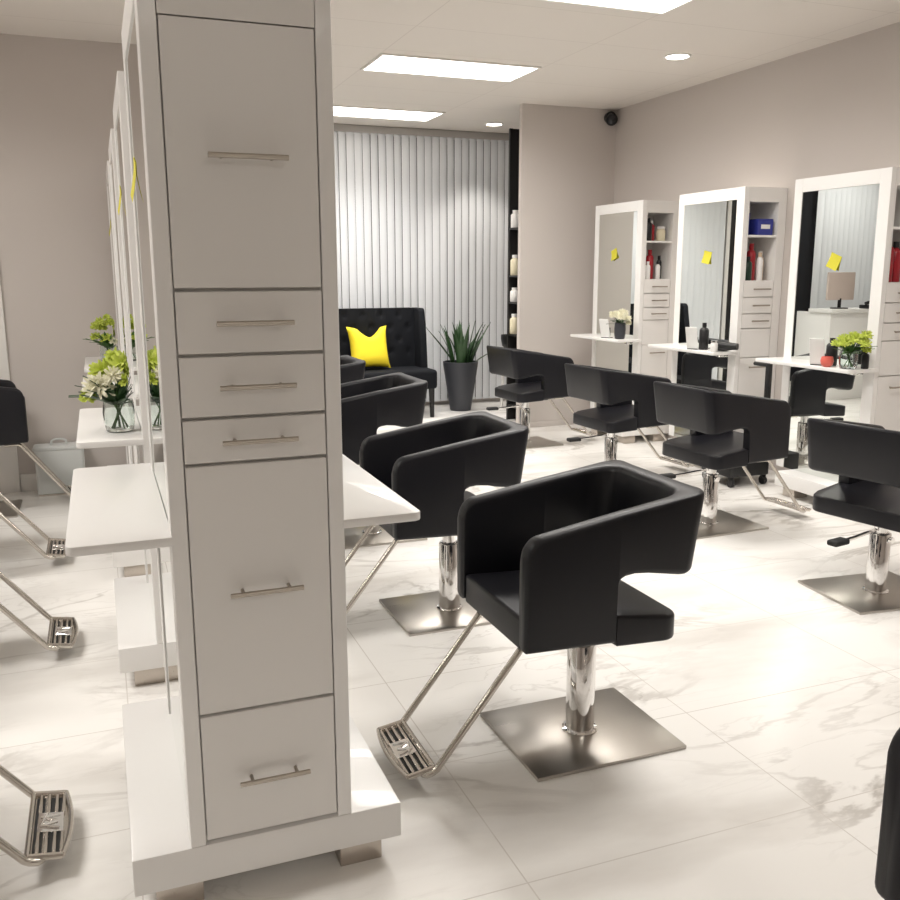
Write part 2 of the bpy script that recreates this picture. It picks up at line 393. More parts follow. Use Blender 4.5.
XM = 4.35
WD = [(1.313, 1.425, 1.368), (1.193, 1.306, 1.25), (1.086, 1.186, 1.137)]
def wall_station(y0, label):
    t = thing('styling_station', label, 'salon station', (XM, y0, 0), group='white mirror stations along the right wall')
    D = .79; Z0 = .165; Z1 = 2.087; X1 = XR - XM - .004
    c = MB()
    c.box(.035, X1, .018, D, Z0, 1.43)                       # lower carcass
    c.box(.035, X1, 0, D, 1.985, Z1)                          # crown
    c.box(X1 - .07, X1, 0, D, 1.43, 1.985); c.box(.035, .047, .0, D, 1.43, 1.985)
    c.box(.047, X1 - .07, .30, D, 1.43, 1.985)                # niche back
    c.box(X1 - .07, X1, 0, .018, Z0, 1.43)
    c.build('body', M['front'], t)
    MB().box(.047, X1 - .07, .004, .30, 1.738, 1.753).build('niche_shelf', M['white'], t)
    xa, xb = .036, X1 - .072
    for a, b, hz in WD:
        d = MB().box(xa + G, xb - G, 0, .0165, a, b, .0012, 1).build('drawer', M['front'], t)
        handle(MB(), (xa + xb) / 2 + .01, 0, hz, .15).build('handle', M['handle'], d)
    MB().box(xa + G, xb - G, 0, .0165, .872, 1.079, .0012, 1).build('panel', M['front'], t)
    d = MB().box(xa + G, xb - G, 0, .0165, .497, .866, .0012, 1).build('door', M['front'], t); handle(MB(), (xa + xb) / 2 + .01, 0, .80, .15).build('handle', M['handle'], d)
    d = MB().box(xa + G, xb - G, 0, .0165, .176, .490, .0012, 1).build('door', M['front'], t); handle(MB(), (xa + xb) / 2 + .01, 0, .33, .15).build('handle', M['handle'], d)
    mirror_frame(MB(), 0, .035, 0, D, Z0, Z1).build('mirror_frame', M['white'], t)
    MB().box(.004, .034, .086, D - .071, Z0 + .001, Z1 - .086).build('mirror', M['mirror'], t)
    sh = MB().prism(rpoly([(-.23, -.03), (.0035, -.03), (.0035, .81), (-.23, .81)], [.02, 0, 0, .02]), .898, .92, .003).build('shelf', M['white'], t)
    for yy in (.14, .68): MB().box(-.045, .003, yy - .03, yy + .03, .868, .898, .003).build('bracket', M['chrome'], sh)
    MB().box(-.13, X1, 0, .645, .07, Z0, .004).build('plinth', M['white'], t)
    for x in (-.03, .27):
        for yy in (.03, .50): MB().box(x - .055, x + .055, yy, yy + .11, 0, .07, .002).build('foot', M['foot'], t)
    return t
SY = (6.74, 5.44, 4.15)
wall_station(SY[0], 'white wall station next to the stub wall, farthest of three')
wall_station(SY[1], 'white wall station with blue box on its open shelf')
wall_station(SY[2], 'white wall station nearest, bouquet and coral cup on its shelf')

# ------------------------------------------------------------------ salon chairs
def shell_mesh():
    yo = .268; xf = .347; xb = -.212; rc = .045; th = .056
    path = []                                   # (x, y, nx, ny)
    def side(sgn):
        xs = [xf - .045 * (1 - math.cos(R(a))) for a in (6, 18, 30, 45, 60, 75, 90)] + [.25, .16, .085, .0605, .0585, .055, .046, .03, .0, -.06, -.11, xb + rc]
        return [(x, sgn * yo, 0, sgn) for x in xs]
    path += side(-1)
    for k in range(1, 7):
        a = -math.pi / 2 - (math.pi / 2) * k / 6
        path.append((xb + rc + rc * math.cos(a), -yo + rc + rc * math.sin(a), math.cos(a), math.sin(a)))
    for k in range(1, 6): path.append((xb, -(yo - rc) + 2 * (yo - rc) * k / 6, -1, 0))
    for k in range(0, 6):
        a = math.pi - (math.pi / 2) * k / 6
        path.append((xb + rc + rc * math.cos(a), yo - rc + rc * math.sin(a), math.cos(a), math.sin(a)))
    path += side(1)[::-1]
    def top(x):
        z = .772 + (.325 - x) * .170
        if x > xf - .045: z -= .045 - math.sqrt(max(0, .045 ** 2 - (x - xf + .045) ** 2))
        return min(z, .862)
    def bot(x):
        if x > .0600: return .435 - .035 * (.345 - x)
        if x > .057: return .59
        if x > .05: return .607
        if x > .04: return .620
        if x > .02: return .628
        if x > -.03: return .632
        return .632 - min(1, (-x - .03) / .15) * .022
    rings = []; r = .018; rin = .075
    cx, cy = xb + th + rin, yo - th - rin
    for (x, y, nx, ny) in path:
        if abs(ny) > .999: I = (x if x > 0 else x * cx / (xb + rc), y - ny * th)
        elif abs(nx) > .999: I = (xb + th, max(-cy, min(cy, y)))
        else: I = (cx + rin * nx, math.copysign(cy, y) + rin * ny)
        dv = Vector((I[0] - x, I[1] - y)); t_ = dv.length; dv.normalize()
        zb, zt = bot(x), top(x); ring = []
        for (cu, cz, a0) in ((r, zb + r, math.pi), (t_ - r, zb + r, 1.5 * math.pi), (t_ - r, zt - r, 0), (r, zt - r, .5 * math.pi)):
            for k in range(4):
                a = a0 + k * math.pi / 6
                u = cu + r * math.cos(a); z = cz + r * math.sin(a)
                px, py = x + dv.x * u, y + dv.y * u
                if z > (zb + zt) / 2 and x < .2: z += top(px) - zt
                w = max(0, min(1, (.05 - px) / .2)); px -= w * .042 * (z - .60) / .27
                ring.append(Vector((px, py, z)))
        rings.append(ring)
    mb = MB(); n = len(rings[0]); vs = []; fs = []
    def shrink(ring, dx):
        c = sum(ring, Vector()) / len(ring); out = []
        for p in ring:
            q = p.copy(); q.y += (.010 if p.y < c.y else -.010); q.z += (.010 if p.z < c.z else -.010); q.x += dx; out.append(q)
        return out
    rings = [shrink(rings[0], .007)] + rings + [shrink(rings[-1], .007)]
    for rg in rings: vs += rg
    for i in range(len(rings) - 1):
        for k in range(n): fs.append((i * n + k, i * n + (k + 1) % n, (i + 1) * n + (k + 1) % n, (i + 1) * n + k))
    fs += [tuple(range(n)), tuple(range((len(rings) - 1) * n, len(rings) * n))]
    return mb.add(vs, fs)

def seat_mesh():
    poly = rpoly([(.345, -.2125), (.345, .2125), (.062, .2125), (.056, .266), (-.172, .266), (-.172, -.266), (.056, -.266), (.062, -.2125)], [.01, .01, 0, .0, .06, .06, 0, 0])
    bm = bmesh.new()
    a = [bm.verts.new((x, y, .432)) for x, y in poly]; b = [bm.verts.new((x, y, .530 if x > 0 else .512)) for x, y in poly]
    n = len(poly); bm.faces.new(a[::-1]); bm.faces.new(b)
    for i in range(n): bm.faces.new((a[i], a[(i + 1) % n], b[(i + 1) % n], b[i]))
    bmesh.ops.recalc_face_normals(bm, faces=bm.faces)
    es = [e for e in bm.edges if (e.verts[0].co.z > .5) == (e.verts[1].co.z > .5)]
    bmesh.ops.bevel(bm, geom=es, offset=.022, segments=4, profile=.5, affect='EDGES', clamp_overlap=True)
    bmesh.ops.triangulate(bm, faces=[f for f in bm.faces if len(f.verts) > 4])
    return MB().bm(bm)

def make_chair():
    t = thing('styling_chair', '', 'salon chair', group='black salon styling chairs')
    MB().box(-.265, .265, -.222, .222, 0, .012, .002).build('base_plate', M['plate'], t)
    # everything that is lifted by the pump hangs under the column top
    c = MB(); c.lathe([(.058, .012), (.058, .018), (.047, .02), (.047, .315), (.043, .322), (.03, .323), (.03, .40)], 28)
    col = c.build('column', M['chrome'], t, smooth=40)
    k = MB().cyl((0, -.047, .295), (0, -.063, .295), .015, n=16).box(-.05, .05, -.05, .05, .385, .40, .003)
    k.build('collar', M['chrome'], col)
    MB().box(-.12, .16, -.13, .13, .398, .434, .004).build('seat_bracket', M['black'], t)
    so_ = seat_mesh().build('seat', M['leather'], t, smooth=50); so_.data.transform(Matrix.Translation((-.02, 0, -.02)) @ Matrix(((1, 0, 0, 0), (0, 1, 0, 0), (.045, 0, 1, 0), (0, 0, 0, 1))))
    sh_ = shell_mesh().build('armrest_shell', M['leather'], t, smooth=40); sh_.data.transform(Matrix.Translation((-.02, 0, 0)))
    f = MB(); w = .155
    pts = [(.20, -w, .415), (.28, -w, .415), (.293, -w, .408)]
    pts += [(.55, -w, .085), (.562, -w, .070), (.575, -w, .062), (.592, -w, .058), (.60, -w + .012, .056), (.604, -w + .03, .056)]
    pts = pts + [(p[0], -p[1], p[2]) for p in pts[::-1]]
    f.tube(pts, .0105, 10)
    fr_ = f.build('footrest', M['chrome_dull'], t, smooth=60)
    # foot plate: curved rim, ribs and a raised badge in the middle
    p = MB(); T = Matrix.Translation((.612, 0, .066)) @ Matrix.Rotation(R(9), 4, 'Y')
    outer = []
    for q in range(13):
        y = -.148 + .296 * q / 12; outer.append((.038 + .016 * (1 - (y / .148) ** 2), y))
    poly = [(-.045, -.148)] + outer + [(-.045, .148)]
    p.prism(poly, -.012, -.004, 0, T=T)
    for i in range(len(poly)):
        a = Vector((*poly[i], 0)); b = Vector((*poly[(i + 1) % len(poly)], 0))
        p.cyl(T @ a, T @ b, .0075, n=8)
    for x in (-.024, -.004, .016, .034):
        hw = .138
        for (ya, yb) in ((-hw, -.045), (.045, hw)):
            p.box(x - .0045, x + .0045, ya, yb, -.005, .0035, .0015, 1, T=T)
    p.build('foot_plate', M['chrome_dull'], fr_, smooth=40)
    bd = MB(); bd.box(-.028, .036, -.045, .045, -.004, .003, .001, 1, T=T)
    for (ax, ay, bx, by) in ((-.02, -.02, .026, -.034), (-.02, -.02, .02, 0), (-.02, .02, .02, 0), (-.02, .02, .026, .034), (-.02, -.02, -.006, .036)):
        bd.cyl(T @ Vector((ax, ay, .0045)), T @ Vector((bx, by, .0045)), .004, n=8)
    bd.build('badge', M['chrome'], fr_, smooth=40)
    rb = MB().box(-.035, .03, -.13, .13, -.0125, -.0035, .001, 1, T=Matrix.Translation((0, 0, .0005)) @ T)
    rb.build('rubber_mat', M['rubber'], fr_)
    l = MB().tube([(-.04, 0, .345), (-.12, 0, .342), (-.20, .0, .335), (-.285, 0, .332)], .0085, 10)
    lv = l.build('pump_lever', M['chrome'], t, smooth=60)
    MB().box(-.37, -.27, -.027, .027, .32, .346, .009, 3).build('pedal', M['rubber'], lv, smooth=50)
    return t

chair0 = make_chair()
def rnd_copy(src): return copy_tree(src)
CH = [  # x, y, heading, lift, plate turn, lever turn, label
    (1.392, 2.42, 180, -.004, 180, 95, 'black salon chair closest in full view, right of the foreground tower'),
    (1.385, 3.60, 180, 0.0, 180, 5, 'black salon chair second behind the front one, beside the left shelf'),
    (1.395, 4.88, 180, .05, 180, 0, 'black salon chair with its open back just before the sofa and tower edge'),
    (1.395, 6.12, 180, .05, 180, 0, 'black salon chair farthest along the tower row, mostly hidden by the tower'),
    (1.565, .81, 180, -.04, 180, 0, 'black chair arm cut off at the bottom right corner'),
    (3.45, 7.10, 2, .0, 4, 0, 'black salon chair facing the farthest wall station, beside the stub wall'),
    (3.46, 5.67, 3, -.025, 2, 0, 'black salon chair facing the wall station with the blue box'),
    (3.34, 4.335, 2, -.005, 2, 0, 'black salon chair facing the nearest wall station, its steel base plate showing'),
    (3.345, 3.07, 11, -.03, -6, 0, 'black salon chair cut by the right edge, rear pump pedal showing'),
    (-.83, 2.40, 0, 0, 0, 0, 'chair out at lower left, only its near steel footrest showing'),
    (-.84, 3.80, 0, 0, 0, 0, 'chair out at left, only its middle footrest below the white shelf end'),
    (-.90, 5.05, 0, 0, 0, 0, 'chair out at left, only its far footrest before the grey bin'),
    (-.825, 6.28, 9, .03, 0, 0, 'black chair at the left edge in front of the white door casing'),
]
def place(t, spec):
    x, y, hd, lift, pl, lv, lab = spec
    t.location = (x, y, 0); t.rotation_euler = (0, 0, R(hd)); t['label'] = lab
    for c in children_of(t):
        n = c.name.split('.')[0]
        if n == 'base_plate': c.rotation_euler = (0, 0, R(pl - hd))
        elif n == 'column': c.scale = (1, 1, 1 + lift / .40)
        else: c.location.z += lift
        if n == 'pump_lever': c.rotation_euler = (0, 0, R(lv))
        if n == 'footrest':
            c.location.z -= lift; c.scale = (1, 1, 1)
            if abs(lift) > 1e-6: c.data = footrest_for(lift)
_fr = {}
def footrest_for(lift):
    k = round(lift, 3)
    if k not in _fr:
        src = [c for c in children_of(chair0) if c.name.startswith('footrest')][0].data.copy()
        for v in src.vertices:
            s = max(0, min(1, (v.co.z - .06) / .34)); v.co.z += s * k
        _fr[k] = src
    return _fr[k]
copies = [copy_tree(chair0) for _ in CH[1:]]
for t, s in zip([chair0] + copies, CH): place(t, s)

# ------------------------------------------------------------------ plants and flowers
def leaf_strip(mb, base, direc, L, w, bend, n=7, thick=.002):
    d = Vector(direc).normalized(); side = d.cross(Vector((0, 0, 1)))
    side = Vector((1, 0, 0)) if side.length < 1e-3 else side.normalized()
    out = Vector((d.x, d.y, 0)); out = out.normalized() if out.length > 1e-3 else Vector((1, 0, 0))
    vs = []; fs = []; nrm = side.cross(d).normalized()
    for i in range(n + 1):
        u = i / n
        c = Vector(base) + d * (L * u) + out * (bend * L * u * u) - Vector((0, 0, 1)) * (bend * L * .35 * u * u)
        ww = w * (0.6 + 1.3 * u - 1.9 * u * u) if u < 1 else .0008
        ww = max(ww, .0008)
        for (k, o) in ((-1, 0), (0, -1), (1, 0), (0, 1)):
            vs.append(c + side * (ww * k) + nrm * (thick * o if k == 0 else 0) + (nrm * ww * .25 if k != 0 else Vector()))
    for i in range(n):
        for k in range(4): fs.append((i * 4 + k, i * 4 + (k + 1) % 4, i * 4 + 4 + (k + 1) % 4, i * 4 + 4 + k))
    fs += [(3, 2, 1, 0), tuple(n * 4 + k for k in range(4))]
    mb.add(vs, fs)

def bloom(mb, c, r, petals=26, seed=0):
    rr = random.Random(seed); c = Vector(c)
    mb.sphere(c, r * .42, r * .42, r * .36, 8, 6)
    for i in range(petals):
        z = 1 - 1.55 * (i + .5) / petals; a = i * 2.39996
        s = math.sqrt(max(0, 1 - z * z)); d = Vector((s * math.cos(a), s * math.sin(a), z))
        d = (d + Vector((rr.uniform(-.15, .15),) * 3)).normalized()
        tip = c + d * r * rr.uniform(.85, 1.08)
        sd = d.orthogonal().normalized() * r * (.2 if petals < 40 else .13); nn = d.cross(sd).normalized() * r * .06
        p0 = c + d * r * .25; pm = c + d * r * .7
        mb.add([p0 + sd * .4, p0 - sd * .4, pm + sd + nn, pm - sd + nn, tip + sd * .45 + nn * 2, tip - sd * .45 + nn * 2, pm - nn, p0 - nn],
               [(0, 1, 3, 2), (2, 3, 5, 4), (7, 6, 1), (1, 6, 3), (3, 6, 5), (5, 6, 4), (4, 6, 2), (2, 6, 0), (0, 6, 7)])

def bouquet(loc, label, vr, vh, spread, height, blooms, leaves, glass=True, seed=1, dark=M['leafm'], xmax=None):
    rr = random.Random(seed)
    def lean(mb):                                # keep the spray clear of the mirror just behind it
        if xmax:
            mx = max(v.x for v in mb.v); a = xmax * .45
            if mx > xmax:
                for v in mb.v:
                    if v.x > a: v.x = a + (v.x - a) * (xmax - a) / (.19 - a)
        return mb
    t = thing('flower_vase', label, 'flowers', loc, group='flower vases on the shelves')
    w = .004
    MB().lathe([(vr * .72, 0), (vr * .86, .006), (vr * .97, vh * .3), (vr, vh * .62), (vr * .92, vh), (vr * .92 - w, vh), (vr - w, vh * .62), (vr * .97 - w, vh * .3), (vr * .80, .012), (.003, .012)], 28).build('vase', M['glass'] if glass else M['pot'], t, smooth=60)
    st = MB()
    for i in range(9):
        a = rr.uniform(0, 6.28); b = a + 2.6
        st.tube([(vr * .5 * math.cos(a), vr * .5 * math.sin(a), .016), (vr * .2 * math.cos(b), vr * .2 * math.sin(b), vh * .8), (vr * .7 * math.cos(b), vr * .7 * math.sin(b), vh + height * .4)], .0028, 6)
    st.build('stems', M['leafm'], t)
    fo = MB()
    for i in range(leaves):
        a = rr.uniform(0, 6.28); el = rr.uniform(.15, 1.35)
        d = (math.cos(a) * math.cos(el), math.sin(a) * math.cos(el), math.sin(el))
        leaf_strip(fo, (vr * .4 * math.cos(a), vr * .4 * math.sin(a), vh * rr.uniform(.85, 1.1)), d, rr.uniform(.55, 1.0) * spread * (1.0 if el < .8 else height / spread * .75), rr.uniform(.010, .02) * (spread / .12), rr.uniform(.1, .6), 5)
    lean(fo).build('foliage', dark, t, smooth=60)
    for i, (m, x, y, z, r) in enumerate(blooms):
        b = MB(); bloom(b, (x, y, z), r, 60 if m == 'cream' else 34, seed * 50 + i); lean(b).build('bloom', M[m], t, smooth=0)
    return t

bl = [('cream', -.062, -.035, .165, .058), ('lime', -.045, .02, .215, .05), ('lime', .03, -.02, .245, .052), ('cream', -.01, -.05, .205, .04), ('lime', .06, .02, .215, .045), ('lime', -.10, .0, .13, .035), ('lime', .0, .04, .262, .04), ('lime', .035, -.065, .19, .034)]
bouquet((.046, 3.47, .93), 'large bouquet with white mum and lime flowers in glass vase on left shelf', .056, .115, .12, .17, bl, 60, seed=3, dark=M['leaf'], xmax=.066)
bl2 = [('lime', random.uniform(-.085, .085), random.uniform(-.06, .06), random.uniform(.14, .27), .036) for _ in range(12)]
bl2[0] = ('lime', 0, 0, .285, .026); bl2[1] = ('cream', .03, -.05, .13, .03)
bouquet((.052, 6.30, .93), 'small lime bouquet on the farthest left shelf, against the partition wall', .06, .10, .11, .15, bl2, 40, seed=4, xmax=.06)
bl3 = [('lime', -.055, -.02, .155, .04), ('lime', -.02, -.05, .175, .042), ('lime', .02, -.02, .185, .042), ('lime', .045, -.06, .18, .04), ('lime', -.07, .03, .15, .036),
       ('lime', .0, .05, .175, .04), ('lime', .05, .03, .19, .04), ('lime', .02, -.10, .205, .038), ('lime', .0, -.12, .155, .036), ('lime', .03, -.10, .12, .03)]
bouquet((4.185, 4.195, .92), 'lime green flowers in glass vase on the nearest wall station shelf', .055, .105, .10, .10, bl3, 40, seed=5)
bl4 = [('cream', -.05, .03, .205, .045), ('cream', .0, -.03, .22, .048), ('cream', .045, .02, .215, .045), ('cream', -.03, -.06, .19, .038), ('cream', .03, -.07, .175, .036), ('cream', .0, .06, .21, .04), ('cream', .05, -.05, .14, .03)]
bouquet((4.22, 6.83, .92), 'cream white flowers in dark vase on the farthest wall station shelf', .05, .14, .08, .07, bl4, 16, glass=False, seed=6, dark=M['leaf'])

# snake plant in tall planter
sp = thing('potted_plant', 'spiky snake plant in tall charcoal planter beside the black settee', 'plant', (3.66, 9.16, 0))
MB().lathe([(.105, 0), (.115, .006), (.19, .50), (.192, .535), (.178, .537), (.174, .50), (.02, .49)], 36).build('planter', M['pot'], sp, smooth=40)
MB().lathe([(.176, .488), (.176, .505), (.01, .512)], 28).build('soil', M['soil'], sp)
lf = MB(); rr = random.Random(11)
for i in range(38):
    a = rr.uniform(0, 6.28); q = rr.uniform(.0, .13); tilt = rr.uniform(.05, .36) * (q / .13 + .25)
    d = (math.cos(a) * tilt, math.sin(a) * tilt, 1)
    leaf_strip(lf, (q * math.cos(a), q * math.sin(a), .50), d, rr.uniform(.30, .52), rr.uniform(.026, .038), rr.uniform(.0, .25), 7, .003)
leaf_strip(lf, (-.08, -.04, .5), (-.75, -.1, 1.0), .54, .03, .05, 7, .003)
leaf_strip(lf, (.08, -.04, .5), (.5, 0, 1.0), .52, .03, .05, 7, .003)
leaf_strip(lf, (.12, -.06, .5), (.8, -.2, .8), .28, .03, .3, 7, .003)
lf.build('leaves', M['leaf'], sp, smooth=60)

# ------------------------------------------------------------------ settee and pillow
so = thing('settee', 'black button-tufted settee with winged back against the blinds', 'sofa', (2.69, 9.12, 0))
wd = .47
def tufted():
    bm = bmesh.new(); nx, nz = 66, 30; grid = []
    tuft = [(-.40 + .20 * i + (.10 if j % 2 else 0), .66 + .13 * j) for j in range(4) for i in range(5)]
    for j in range(nz + 1):
        row = []
        for i in range(nx + 1):
            x = -wd + 2 * wd * i / nx; z = .45 + .67 * j / nz
            dep = sum(.016 * math.exp(-((x - a) ** 2 + (z - b) ** 2) / .0011) for a, b in tuft)
            row.append(bm.verts.new((x, .10 + dep + .06 * (z - .45), z)))
        grid.append(row)
    for j in range(nz):
        for i in range(nx): bm.faces.new((grid[j][i], grid[j][i + 1], grid[j + 1][i + 1], grid[j + 1][i]))
    return MB().bm(bm)
bk = MB().box(-wd, wd, .16, .26, .30, 1.12, .02, 3)
back = bk.build('backrest', M['fabric'], so, smooth=50)
tp = tufted(); tp.build('tufted_panel', M['fabric'], back, smooth=80)
bt = MB()
for j in range(4):
    for i in range(5):
        bt.sphere((-.40 + .20 * i + (.10 if j % 2 else 0), .106 + .06 * (.21 + .13 * j) + .012, .66 + .13 * j), .011, .007, .011, 8, 6)
bt.build('buttons', M['fabric'], back)
for s in (-1, 1):
    poly = rpoly([(.27, .30), (.27, 1.12), (-.0, 1.12), (-.06, .85), (-.10, .47), (-.10, .30)], [.02, .04, .05, .2, .03, .02])
    T = Matrix(((0, 0, 1, s * (wd + .0) - (.0 if s > 0 else .075)), (1, 0, 0, 0), (0, 1, 0, 0), (0, 0, 0, 1)))
    MB().prism(poly, 0, .075, .015, 3, T=T).build('wing', M['fabric'], so, smooth=50)
MB().box(-wd - .09, wd + .09, -.36, .14, .30, .50, .035, 4).build('seat', M['fabric'], so, smooth=50)
for sx in (-1, 1):
    for y in (-.31, .20):
        MB().cyl((sx * (wd + .04), y, 0), (sx * (wd + .035), y, .31), .022, .032, 12).build('leg', M['ebony'], so)
def pillow():
    bm = bmesh.new(); n = 22; g = {}
    for s in (0, 1):
        for j in range(n + 1):
            for i in range(n + 1):
                u = -1 + 2 * i / n; v = -1 + 2 * j / n
                if s and (abs(u) == 1 or abs(v) == 1): g[s, i, j] = g[0, i, j]; continue
                pin = 1 - .13 * (1 - v * v) * abs(u) ** 3; piv = 1 - .12 * (1 - u * u) * abs(v) ** 3
                x = u * .225 * pin; z = v * .225 * piv
                if v > 0: z -= .10 * v * max(0, 1 - (abs(u - .05) / .62) ** 1.5)     # karate-chopped top edge
                y = (.085 if s else -.085) * ((1 - u ** 4) * (1 - v ** 4)) ** .6
                g[s, i, j] = bm.verts.new((x, y, z))
    for s in (0, 1):
        for j in range(n):
            for i in range(n):
                q = [g[s, i, j], g[s, i + 1, j], g[s, i + 1, j + 1], g[s, i, j + 1]]
                bm.faces.new(q if s == 0 else q[::-1])
    return MB().bm(bm)
po = pillow().build('pillow', M['yellow'], smooth=60)
po.location = (2.595, 9.06, .728); po.rotation_euler = (R(-14), 0, R(6)); tag(po, 'bright yellow pillow with a dented top on the black settee', 'pillow')

# ------------------------------------------------------------------ small things on the wall-station shelves
def card_stand(loc, rz, label, m=M['card']):
    t = thing('card_stand', label, 'card stand', loc, rz, group='tilted white cards on station shelves')
    T = Matrix.Translation((0, 0, .004)) @ Matrix.Rotation(R(-16), 4, 'Y')
    MB().box(-.003, .003, -.045, .045, .0, .17, .001, 1, T=T).build('card', m, t)
    MB().box(-.012, .055, -.04, .04, 0, .006, .001, 1).box(.04, .046, -.02, .02, .0, .09, .001, 1).build('easel', M['black'], t)
    return t
card_stand((4.17, 6.98, .92), R(30), 'white card stand beside cream flowers on the farthest station shelf')
card_stand((4.16, 5.70, .92), R(30), 'white card stand beside hair dryer on the middle station shelf')
card_stand((4.17, 4.43, .92), R(30), 'white card stand beside coral cup on the nearest station shelf')
def hair_dryer(loc, rz, label):
    t = thing('hair_dryer', label, 'hair dryer', loc, rz)
    MB().lathe([(.028, 0), (.036, .01), (.038, .09), (.026, .15), (.024, .19)], 20, T=Matrix.Translation((0, 0, .04)) @ Matrix.Rotation(R(90), 4, 'Y')).build('barrel', M['black'], t, smooth=50)
    MB().tube([(.04, 0, .045), (.035, .05, .03), (.03, .13, .022)], .016, 12).build('grip', M['black'], t, smooth=60)
    MB().tube([(.03, .13, .022), (.0, .18, .008), (-.08, .17, .006), (-.12, .08, .006), (-.06, .02, .006)], .004, 8).build('cord', M['black'], t, smooth=60)
hair_dryer((4.21, 5.53, .92), R(-60), 'black hair dryer lying on the middle wall station shelf')
def bottle(loc, r, h, m, capm, label, group='bottles and jars in the open niches', neck=.4, name='bottle', cat='bottle'):
    t = thing(name, label, cat, loc, group=group)
    MB().lathe([(r * .9, 0), (r, .005), (r, h * .72), (r * .8, h * .79), (r * neck, h * .83), (r * neck, h * .86)], 18).build('body', m, t, smooth=45)
    MB().lathe([(r * neck * 1.15, h * .85), (r * neck * 1.15, h), (r * neck * .9, h)], 16).build('cap', capm, t, smooth=45)
    return t
bottle((4.22, 5.65, .92), .035, .20, M['black'], M['black'], 'black spray bottle by white card on middle station shelf', 'bottles on the station shelves')
bottle((4.155, 5.44, .92), .026, .085, M['whitep'], M['chrome'], 'small white jar at the near end of middle station shelf', 'bottles on the station shelves', .8, 'jar', 'jar')
bottle((4.235, 4.385, .92), .034, .17, M['black'], M['black'], 'black bottle behind coral cup on the nearest station shelf', 'bottles on the station shelves')
cup = thing('cup', 'round coral red cup on the nearest wall station shelf', 'cup', (4.155, 4.335, .92))
MB().lathe([(.02, 0), (.034, .012), (.04, .035), (.033, .062), (.029, .062), (.035, .035), (.01, .008)], 22).build('bowl', M['coral'], cup, smooth=60)
bottle((4.28, 4.16, .92), .022, .11, M['black'], M['black'], 'short black bottle right of vase on nearest station shelf', 'bottles on the station shelves')

def niche(si, specs):
    y = SY[si]
    for (dx, dy, up, r, h, m, cm, nk, lab, nm) in specs:
        bottle((XM + dx, y + dy, 1.753 if up else 1.43), r, h, M[m], M[cm], lab, neck=nk, name=nm, cat=nm)
niche(0, [(.10, .06, 1, .03, .19, 'black', 'black', .4, 'black bottle left in upper niche of the farthest station', 'bottle'),
          (.15, .10, 1, .032, .17, 'red', 'whitep', .5, 'red bottle with white cap in upper niche of the farthest station', 'bottle'),
          (.23, .07, 1, .04, .12, 'creamjar', 'whitep', .85, 'cream jar with white lid in upper niche of farthest station', 'jar'),
          (.095, .04, 0, .022, .15, 'whitep', 'whitep', .5, 'slim white bottle left in lower niche of farthest station', 'bottle'),
          (.15, .10, 0, .034, .25, 'red', 'red', .45, 'tall red bottle in lower niche of the farthest station', 'bottle'),
          (.215, .07, 0, .022, .15, 'whitep', 'black', .5, 'white bottle with black cap in lower niche of farthest station', 'bottle'),
          (.26, .12, 0, .022, .20, 'black', 'black', .5, 'black bottle at the right in lower niche of farthest station', 'bottle')])
niche(1, [(.10, .05, 0, .032, .17, 'green', 'black', .45, 'dark green bottle in lower niche beneath the blue box', 'bottle'),
          (.15, .08, 0, .034, .265, 'red', 'red', .42, 'tall red bottle in lower niche beneath the blue box', 'bottle'),
          (.145, .19, 0, .034, .24, 'red', 'black', .42, 'red bottle with black cap behind the tall red one under blue box', 'bottle'),
          (.215, .06, 0, .024, .20, 'whitep', 'beige', .5, 'white bottle with tan cap under the blue box', 'bottle'),
          (.25, .10, 0, .027, .21, 'beige', 'whitep', .5, 'tan bottle at the right under the blue box', 'bottle')])
niche(2, [(.10, .08, 0, .04, .26, 'red', 'red', .45, 'large red bottle in the niche cut by the right edge', 'bottle'),
          (.19, .10, 0, .034, .24, 'red', 'black', .45, 'red bottle with black cap in the nearest station niche', 'bottle')])
bx = thing('carton', 'blue carton with a white mark on upper niche shelf', 'box', (XM + .215, SY[1] + .06, 1.753))
MB().box(-.068, .068, -.04, .06, 0, .115, .002, 1).build('box', M['bluebox'], bx)
lb = MB(); lb.box(-.04, .04, -.0412, -.04, .045, .075)
for k in range(5): lb.box(-.036 + .0155 * k, -.028 + .0155 * k, -.0416, -.0412, .05, .07)
lb.build('mark', M['whitep'], bx)
bx2 = thing('carton', 'dark blue carton tucked at the left beside the marked blue carton', 'box', (XM + .095, SY[1] + .15, 1.753))
MB().box(-.045, .045, -.05, .05, 0, .16, .002, 1).build('box', M['bluebox'], bx2)

